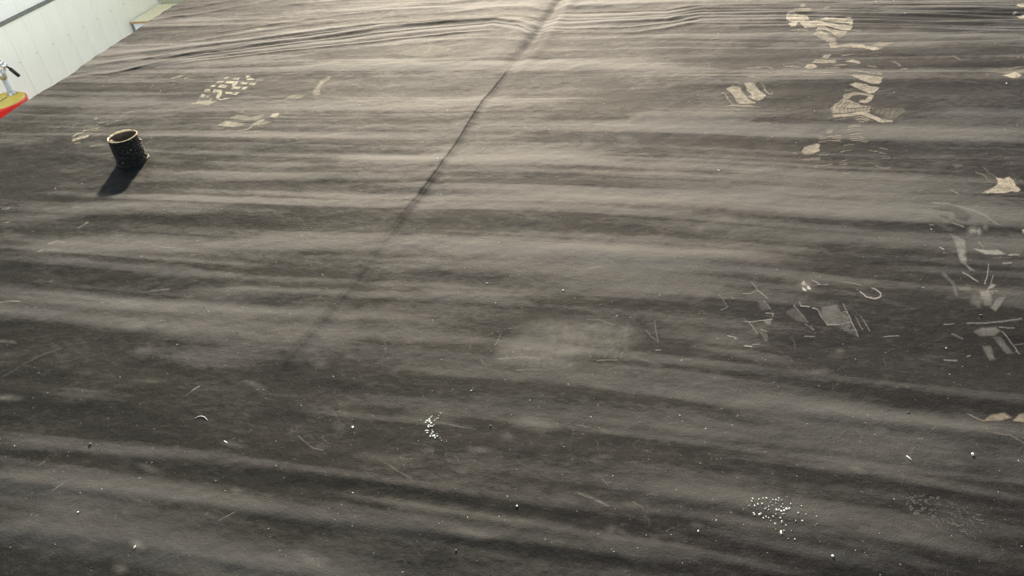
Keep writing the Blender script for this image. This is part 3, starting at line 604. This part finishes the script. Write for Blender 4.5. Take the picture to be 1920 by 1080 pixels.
# dried white droplets and flakes stuck to the sheet
def droplets(name, items, label):
    V, Fc = [], []
    for (x, y, rx, ry, ang) in items:
        gx, gy = ground(x, y); sc = math.hypot(gx, gy, CH)/F; sy = 1/max(.3, CH/math.hypot(gx, gy, CH))
        n = 9; c, s = math.cos(math.radians(ang)), math.sin(math.radians(ang)); b = len(V)
        pts = []
        for ring, h in ((1.0, .0), (.72, .0009)):
            for j in range(n):
                t = 2*PI*j/n; r = ring*random.uniform(.85, 1.15); ex_, ey_ = rx*r*math.cos(t), ry*r*math.sin(t)
                pts.append((gx+(ex_*c-ey_*s)*sc, gy-(ex_*s+ey_*c)*sc*sy, h))
        pts.append((gx, gy, .0013))
        zz = relief(np.array([q[0] for q in pts]), np.array([q[1] for q in pts]))
        V += [(q[0], q[1], z+q[2]+.0003) for q, z in zip(pts, zz)]
        for j in range(n):
            Fc.append((b+j, b+(j+1) % n, b+n+(j+1) % n, b+n+j)); Fc.append((b+n+j, b+n+(j+1) % n, b+2*n))
    V = [(x, y, z) for x, y, z in V]
    o = newmesh(name, V, [f[::-1] for f in Fc], WHT, roof); o['label'] = label; return o
it = []
for x, y, rx, ry in ((225,225,2.6,1.8),(205,280,2.4,1.5),(350,235,2,1.2),(432,215,2,1.2),(502,208,2.8,1.7),(632,240,1.8,1.2),(695,243,2.3,1.6),(755,205,2.4,1.2),(750,255,1.2,1.2),(815,245,1.5,1),(262,370,2.1,1.9),(328,340,2.2,1.7),(412,328,2.2,1.6),(150,372,1.2,1),(548,382,1.6,1.2),(475,432,1.8,1.3),(543,448,1.7,1.1),(495,405,1,.8),(585,297,1.3,.8),(692,312,1.4,1.1),(625,357,1.3,1),(832,330,1.7,1),(800,383,1.7,1.2),(845,405,1.2,1),(992,318,1.8,1.3),(1210,362,1.5,1.3),
 (705,450,2.9,2),(755,445,2,1.6),(803,478,2.9,2.2),(860,465,2.6,2.3),(905,428,3,3),(965,420,2.3,2),(690,540,1.5,1),(820,540,1.6,1),(855,533,1.7,1.3),(240,515,2,1.6),(258,545,2.1,1.9),(360,545,2.7,2),(388,527,2.2,1.5),(440,620,2.2,1.4),(495,590,2.3,1.4),(545,615,1.7,1.2),(635,588,2.2,1.5),(585,675,1.7,1),(780,620,2.3,1.7),(812,690,2.6,1.4),(800,720,1.3,.9),(675,737,2.6,1.6),(892,772,1.9,1.4),(1142,515,2.2,1.6),(1298,540,1.2,1.2),(1510,588,1.7,1.2),(1225,683,2.1,1.5),(1090,680,1.6,1.1),(1520,745,1.2,1.1),(685,857,1,.9),(793,905,2.9,3.2),(797,935,2.8,2.6),(852,880,1.8,1.2),(1070,1052,1.8,1.2),(1005,885,.9,.7),(937,1042,1,.9),(35,762,1.1,1)):
    it.append((1390+x/10.8, 920+y/10.8, rx*.7, ry*.7, 28))
droplets('paint_droplets', it, 'sprinkle of round dried white droplets in the near right foreground')
it = []
for x, y, rx, ry, a in ((470,172,.9,.9,0),(435,212,2.2,1,-40),(390,270,2.4,1.4,10),(330,310,3,1.3,15),(285,365,2.4,1.1,0),(395,330,1.8,2,30),(440,380,2.2,1.9,40),(370,450,2.2,1.6,-40),(365,490,2.2,1.3,0),(430,470,1.8,1,0),(480,478,1.8,.9,-20),(525,440,1.1,1,0),(545,303,1.9,.9,-20),(650,232,1.3,.9,-30),(600,255,1.4,.6,-20),(660,160,.9,.6,0),(718,95,1.1,.9,0),(775,68,.7,.5,-40),(690,68,.7,.5,0),(315,602,4.6,1.1,0),(330,668,2.3,1.1,-10),(470,605,.9,1.5,0),(495,650,1.8,1.1,0),(455,700,2.6,1,-50),(420,770,2,1.4,-30),(515,765,3.4,1.8,0),(560,820,2,1.1,-55),(625,773,2,1.2,0),(618,703,.9,.9,0),(705,828,.8,.8,0),(745,900,.8,1.2,20),(140,300,1,.9,0),(895,930,.8,.5,-40)):
    it.append((780+x/15.43, 770+y/15.43, rx*.95, ry*.95, a))
droplets('paint_droplets', it, 'crusty little cluster of dried white flakes left of the dusty print')

# ------------------------------------------------------------------ vent pipe
vp = tag(empty('vent_pipe', (PX, PY, ZR+.004)), 'short black tar-coated pipe stub with a worn tan rim standing up through the rubber roof', 'pipe')
R0, R1, HT = .0376, .0357, .073
def rough_tube():
    bm = bmesh.new(); n, mrow = 72, 26; rings = []
    for j in range(mrow+1):
        z = (HT-.002)*j/mrow; ring = []
        for i in range(n):
            t = 2*PI*i/n
            k_ = float(vnoise(np.array([math.cos(t)*5+9]), np.array([z*140+math.sin(t)*5]), 31)[0])
            k2 = float(vnoise(np.array([math.cos(t)*13+3]), np.array([z*380+math.sin(t)*13]), 32)[0])
            r = R0+(.0007*k_+.0008*max(0, k2))*(1-j/mrow*.7)+.0022*(1-j/mrow)+.002*max(0, 1-z/.006)**2
            ring.append(bm.verts.new((r*math.cos(t), r*math.sin(t), z)))
        rings.append(ring)
    for a, b in zip(rings, rings[1:]):
        for i in range(n): bm.faces.new((a[i], a[(i+1) % n], b[(i+1) % n], b[i]))
    return bm
frombm('tar_coating', rough_tube(), TAR, vp, True)
bm = bmesh.new(); lathe(bm, [(R0-.0004, HT-.006), (R0, HT-.0015), (R0-.001, HT), (R1+.001, HT+.0003), (R1, HT-.0015), (R1, HT-.005)], 64)
for v in bm.verts: v.co.z += .0009*math.sin(math.atan2(v.co.y, v.co.x)*3+1)+random.uniform(-.0003, .0003)
frombm('rim', bm, RIM, vp, True)
bm = bmesh.new(); lathe(bm, [(R1, HT-.004), (R1-.0008, HT*.6), (R1-.0004, .01), (R1, -.05)], 48)
for f in bm.faces: f.normal_flip()
frombm('bore', bm, PIPEIN, vp, True)
bm = bmesh.new()
for (az, z, r) in ((25, .052, .004), (5, .038, .0028), (-15, .028, .0032), (-30, .024, .0025), (10, .047, .0022), (-60, .01, .003), (-100, .006, .003), (-130, .012, .0025), (-75, .02, .002), (-45, .018, .002)):
    a = math.radians(az); mt = Matrix.Translation((R0*math.cos(a), R0*math.sin(a), z))@Matrix.Diagonal((r, r, r*.8, 1))
    bmesh.ops.create_icosphere(bm, subdivisions=2, radius=1, matrix=mt)
frombm('tar_lump', bm, TAR, vp, True)
bm = bmesh.new()      # dried crust inside the mouth
for (az, z, r) in ((200, .060, .0075), (222, .056, .006), (180, .054, .006), (245, .050, .005)):
    a = math.radians(az); mt = Matrix.Translation((R1*.93*math.cos(a), R1*.93*math.sin(a), z))@Matrix.Diagonal((r*.7, r, r*.8, 1))
    bmesh.ops.create_icosphere(bm, subdivisions=2, radius=1, matrix=mt)
for v in bm.verts: v.co += Vector((random.uniform(-1, 1), random.uniform(-1, 1), random.uniform(-1, 1)))*.0009
frombm('inner_crust', bm, mat_plain('brown_crust', (.30, .20, .11), .9, var=.5, scale=200), vp, False)
bm = bmesh.new()      # bead of sealant at the foot
tube(bm, [(.0405*math.cos(math.radians(a)), .0405*math.sin(math.radians(a)), .0025+.0012*math.sin(a*.11)) for a in range(0, 361, 8)], [.0020+.0008*math.sin(a*.07)+random.uniform(-.0004, .0004) for a in range(0, 361, 8)], 8)
frombm('sealant_bead', bm, TAR, vp, True)

# ------------------------------------------------------------------ loose bits lying on the roof
def stone(name, x, y, r, mat, label, cat='pebble', flat=.7, long=1.0, ang=0.0):
    gx, gy = ground(x, y); bm = bmesh.new(); r *= .72; bmesh.ops.create_icosphere(bm, subdivisions=1, radius=r)
    for v in bm.verts: v.co *= random.uniform(.72, 1.2); v.co.z *= flat; v.co.x *= long
    o = frombm(name, bm, mat, None, True); o.location = (gx, gy, ZR+float(relief(np.array([gx]), np.array([gy]))[0])+r*flat*.8); o.rotation_euler.z = ang
    return tag(o, label, cat)
PALE = mat_plain('pale_grit', (.30, .29, .26), .8, var=.2, scale=400)
DARKG = mat_plain('dark_grit', (.012, .012, .012), .8, var=.3, scale=400)
stone('pebble', 1823, 853, .0032, PALE, 'round pale pebble alone in the near right area')
stone('pebble', 662, 803, .0026, PALE, 'small white pebble left of the white flake cluster')
stone('pebble', 1056, 547, .0022, PALE, 'pale pebble with a dark underside in the centre of the roof')
stone('pebble', 148, 963, .0023, PALE, 'white crumb in the near left corner')
stone('pebble', 1560, 1048, .0026, PALE, 'white crumb below the sprinkle of droplets')
stone('pebble', 970, 954, .0024, PALE, 'greyish crumb on the nearest centre ridge')
stone('pebble', 170, 835, .0036, DARKG, 'black crumb on the left foreground ridge')
stone('pebble', 920, 800, .0024, DARKG, 'black crumb right of the white flake cluster')
stone('pebble', 856, 1036, .0026, DARKG, 'black crumb at the near edge of the picture')
stone('pebble', 1838, 594, .0026, DARKG, 'black crumb beside the grey scuffs at right')
stone('pebble', 384, 579, .0020, DARKG, 'tiny black crumb in the left middle of the roof')
stone('pebble', 1703, 774, .0022, DARKG, 'black crumb on the right-hand roll')
stone('flake', 907, 281, .0026, PALE, 'white flake lying just right of the fold', 'flake', .35, 2.0, .2)
stone('splinter', 1704, 860, .0014, PALE, 'thin white splinter lying aslant in the near right area', 'splinter', .8, 5.5, -1.0)
stone('splinter', 426, 834, .0014, PALE, 'short white splinter on the left foreground', 'splinter', .8, 5.0, -.45)
stone('splinter', 884, 735, .0014, PALE, 'stubby white splinter below the faint dusty print', 'splinter', .8, 2.2, .5)
stone('splinter', 1886, 160, .0024, PALE, 'white chip standing below the leaf-shaped mud mark', 'chip', .8, 2.2, 1.2)
gp = [ground(x, y) for x, y in ((367, 787), (373, 784), (379, 783), (385, 785), (391, 791))]
bm = bmesh.new(); tube(bm, [(x, y, float(relief(np.array([x]), np.array([y]))[0])+.0012) for x, y in gp], .0005, 6)
o = frombm('fibre', bm, PALE, None, True); o.location.z = ZR; tag(o, 'curved pale hair-like fibre in the left foreground', 'fibre')
n = 1500
gx = RNG.uniform(-2.0, 1.4, n*3); gy = RNG.uniform(.25, 3.4, n*3)**1.0
keep = RNG.random(n*3) < np.clip(.75/(gy+.15), .08, 1)*(.5+.5*(vnoise(gx*2.5, gy*2.5, 41) > -.1)); gx, gy = gx[keep][:n], gy[keep][:n]
gz = relief(gx, gy); V, Fc = [], []; VD, FD = [], []
for i, (x, y, z) in enumerate(zip(gx, gy, gz)):
    r = min(.0016, .00030*math.exp(abs(RNG.normal(0, .55))))*(1.0+.25*y); dark = RNG.random() < .16
    A_, B_ = (VD, FD) if dark else (V, Fc); b = len(A_); a = RNG.uniform(0, PI); lg = RNG.uniform(1, 2.2)
    for dx, dy, dz in ((1*lg, 0, 0), (0, 1, 0), (-1*lg, 0, 0), (0, -1, 0), (0, 0, .8)):
        A_.append((x+r*(dx*math.cos(a)-dy*math.sin(a)), y+r*(dx*math.sin(a)+dy*math.cos(a)), z+r*(dz+.15)+.0002))
    B_ += [(b, b+1, b+4), (b+1, b+2, b+4), (b+2, b+3, b+4), (b+3, b, b+4)]
o = newmesh('grit', V, Fc, PALE, None, False); o.location.z = ZR; tag(o, 'fine pale grit and dust crumbs scattered over the rubber roof', 'grit', kind='stuff')
o = newmesh('grit', VD, FD, DARKG, None, False); o.location.z = ZR; tag(o, 'fine black crumbs scattered over the rubber roof', 'grit', kind='stuff')

# ------------------------------------------------------------------ the shop: floor, wall, trim
XW = -3.9; Y0W, Y1W = -1.5, 6.6; PW = .1545; VG = 3.883
bm = bmesh.new(); bmbox(bm, -30, 30, -30, 40, -.2, 0); o = frombm('floor', bm, CONC); tag(o, 'grey concrete shop floor', kind='structure')
wall = tag(empty('panelled_wall', (XW, 0, 0)), 'tall white wall of narrow ribbed steel panels beyond the left side of the roof', 'wall')
zt = ZR-.295
def panel_mesh(name, z0, z1, mat):
    prof = [(-.006, 0), (-.0055, .004), (.0, .0085), (.020, .0085), (.024, .0098), (.030, .0098), (.034, .0085), (.064, .0085), (.068, .0096), (.074, .0096), (.078, .0085), (.108, .0085), (.112, .0098), (.118, .0098), (.122, .0085), (PW-.0085, .0085), (PW-.006, .002)]
    bm = bmesh.new(); a = [bm.verts.new((x, y, z0)) for y, x in prof]; b = [bm.verts.new((x, y, z1)) for y, x in prof]
    for i in range(len(prof)-1): bm.faces.new((a[i], a[i+1], b[i+1], b[i]))
    bmesh.ops.recalc_face_normals(bm, faces=bm.faces)
    me = bpy.data.meshes.new(name); bm.to_mesh(me); bm.free(); me.materials.append(mat); return me
lo = panel_mesh('wall_panel', .0, zt-.012, PANEL); up = panel_mesh('wall_panel', zt+.012, ZR+.9, PANEL2)
bm = bmesh.new(); bmesh.ops.create_uvsphere(bm, u_segments=10, v_segments=6, radius=.0038, matrix=Matrix.Diagonal((.6, 1, 1, 1))); sm_ = bpy.data.meshes.new('screw'); bm.to_mesh(sm_); bm.free(); sm_.materials.append(SCREW)
i0 = int((Y0W-VG)/PW); i1 = int((Y1W-VG)/PW)
for i in range(i0, i1):
    y = VG+i*PW
    for me in (lo, up):
        o = bpy.data.objects.new('wall_panel', me); COL.objects.link(o); o.parent = wall; o.location = (RNG.uniform(-.0004, .0004), y, 0)
        if me is lo:
            s_ = bpy.data.objects.new('screw', sm_); COL.objects.link(s_); s_.parent = o; s_.location = (.0090, PW-.020, ZR-.522)
bm = bmesh.new(); bmbox(bm, .003, .016, Y0W, Y1W, zt-.0105, zt+.0105, .002); frombm('trim_strip', bm, TRIM, wall)
bm = bmesh.new(); bmbox(bm, -.12, -.010, Y0W, Y1W, 0, ZR+.9); frombm('wall_core', bm, PANEL, wall)
bm = bmesh.new(); bmbox(bm, XW+.03, -2.45, 5.32, 5.40, 0, ZR+.22); o = frombm('end_partition', bm, FAR); tag(o, 'drab tan board partition behind the plywood-topped cabinet', 'partition')

# plywood-topped cabinet against the wall
cb = tag(empty('cabinet', (XW+.02, 4.925, 0)), 'white cabinet with a plywood top standing against the panelled wall', 'cabinet')
zt2 = ZR-.645; cw, cd = 1.15, .385
bm = bmesh.new(); bmbox(bm, 0, cw, 0, cd, zt2-.004, zt2+.004); frombm('top_board', bm, PLY, cb)
bm = bmesh.new(); bmbox(bm, 0, cw, -.006, .0, zt2-.010, zt2+.003); frombm('edge_band', bm, EDGE, cb)
bm = bmesh.new(); bmbox(bm, .014, cw-.02, .004, cd-.01, .0, zt2-.012, .003); frombm('carcass', bm, WCAB, cb)
bm = bmesh.new(); bmbox(bm, .002, .012, .010, cd-.02, .0, zt2-.013); frombm('side_gap_strip', bm, TRIM, cb)
for x0, y0, l in ((.33, .30, .13), (.30, .16, .10), (.60, .06, .03), (.18, .05, .02)):
    bm = bmesh.new(); bmbox(bm, x0, x0+l, y0, y0+.006, zt2+.0035, zt2+.0048); frombm('pencil_mark', bm, TRIM, cb)

# drum with a hand pump
XD = -3.52
dc = onx(-1, 192.5, XD); dep = (RC@np.array([dc.x, dc.y, dc.z-ZR-CH]))[2]; RD = 47*dep/F
drum = tag(empty('oil_drum', (dc.x, dc.y, dc.z-.62)), 'small red drum with a yellow lid beside the white wall', 'drum')
bm = bmesh.new(); H0 = .62
prof = [(RD*.96, 0), (RD, .01)]
for q in (.2, .4): prof += [(RD, q-.02), (RD+.006, q), (RD, q+.02)]
prof += [(RD, H0-.012), (RD+.003, H0-.008), (RD+.003, H0+.002), (RD-.002, H0+.004)]
lathe(bm, prof, 64); bmesh.ops.contextual_create(bm, geom=[]) if False else None
frombm('body', bm, RED, drum, True)
bm = bmesh.new(); r_ = lathe(bm, [(RD-.004, H0-.004), (RD-.004, H0+.005), (RD-.006, H0+.008), (RD-.012, H0+.008), (RD-.014, H0+.004), (RD*.6, H0+.004), (.001, H0+.004)], 64, True)
frombm('lid', bm, YLID, drum, True)
tb = onx(28.5, 188.5, XD)      # foot of the pump tube on the lid
tb = Vector((tb.x, tb.y, dc.z+.004))
fx = lambda x, y: onx(x, y, tb.x)
base = tb.copy()
pump = tag(empty('hand_pump', tuple(base)), 'steel lever hand pump with a black grip rising from the yellow drum lid', 'pump')
def rel(p): return p-base
top = base+Vector((0, 0, 1))*((fx(5, 138)-base).length)
bm = bmesh.new(); tube(bm, [(0, 0, -.25), (0, 0, (top-base).length)], .0125, 20); frombm('tube', bm, STEEL, pump, True)
bm = bmesh.new(); lathe(bm, [(.024, 0), (.024, .006), (.019, .012), (.016, .02), (.0126, .022)], 24, False); frombm('collar', bm, STEEL, pump, True)
bm = bmesh.new(); tl = (top-base).length
lathe(bm, [(.0126, tl-.03), (.019, tl-.022), (.021, tl), (.016, tl+.018), (.006, tl+.022), (.001, tl+.022)], 20); p1 = rel(fx(10, 128))
tube(bm, [(0, 0, tl), tuple(p1)], [.010, .006], 10); frombm('pump_head', bm, STEEL, pump, True)
a0, a1, a2, a3 = rel(fx(-14, 106)), rel(fx(0, 115)), rel(fx(19, 129)), rel(fx(35, 142))
bm = bmesh.new(); tube(bm, [a0, a1, a2], .0052, 10); lv = frombm('lever', bm, BLK, pump, True)
bm = bmesh.new(); tube(bm, [a2+(a3-a2)*.02, a3], .0098, 14); frombm('grip', bm, BLK, lv, True)
bm = bmesh.new(); j = rel(fx(7, 123)); tube(bm, [j+Vector((-.014, 0, 0)), j+Vector((.014, 0, 0))], .011, 14); tube(bm, [j, a1], .006, 10); frombm('pivot', bm, CHROME, pump, True)
# worn black print on the near side of the lid
bm = bmesh.new()
for i in range(5):
    q = onx(3+i*4.2, 206.5-i*1.9, XD); x, y = q.x-dc.x, q.y-dc.y; s_ = (RD*.80)/math.hypot(x, y) if math.hypot(x, y) > RD*.8 else 1
    x *= s_; y *= s_; l = .012
    bmbox(bm, x-.0035, x+.0035, y-l*.6, y+l*.6, H0+.0042, H0+.0052)
frombm('lettering', bm, BLK, drum)
# crate under the drum
zc = dc.z-.62
cr = tag(empty('wooden_crate', (dc.x, dc.y, 0)), 'low wooden crate under the red drum', 'crate')
bm = bmesh.new(); bmbox(bm, -.26, .26, -.26, .26, zc-.022, zc-.001, .003); frombm('top_board', bm, PLY, cr)
for sx in (-1, 1):
    bm = bmesh.new(); bmbox(bm, sx*.25-.01, sx*.25+.01, -.25, .25, 0, zc-.023, .002); frombm('side_board', bm, PLY, cr)
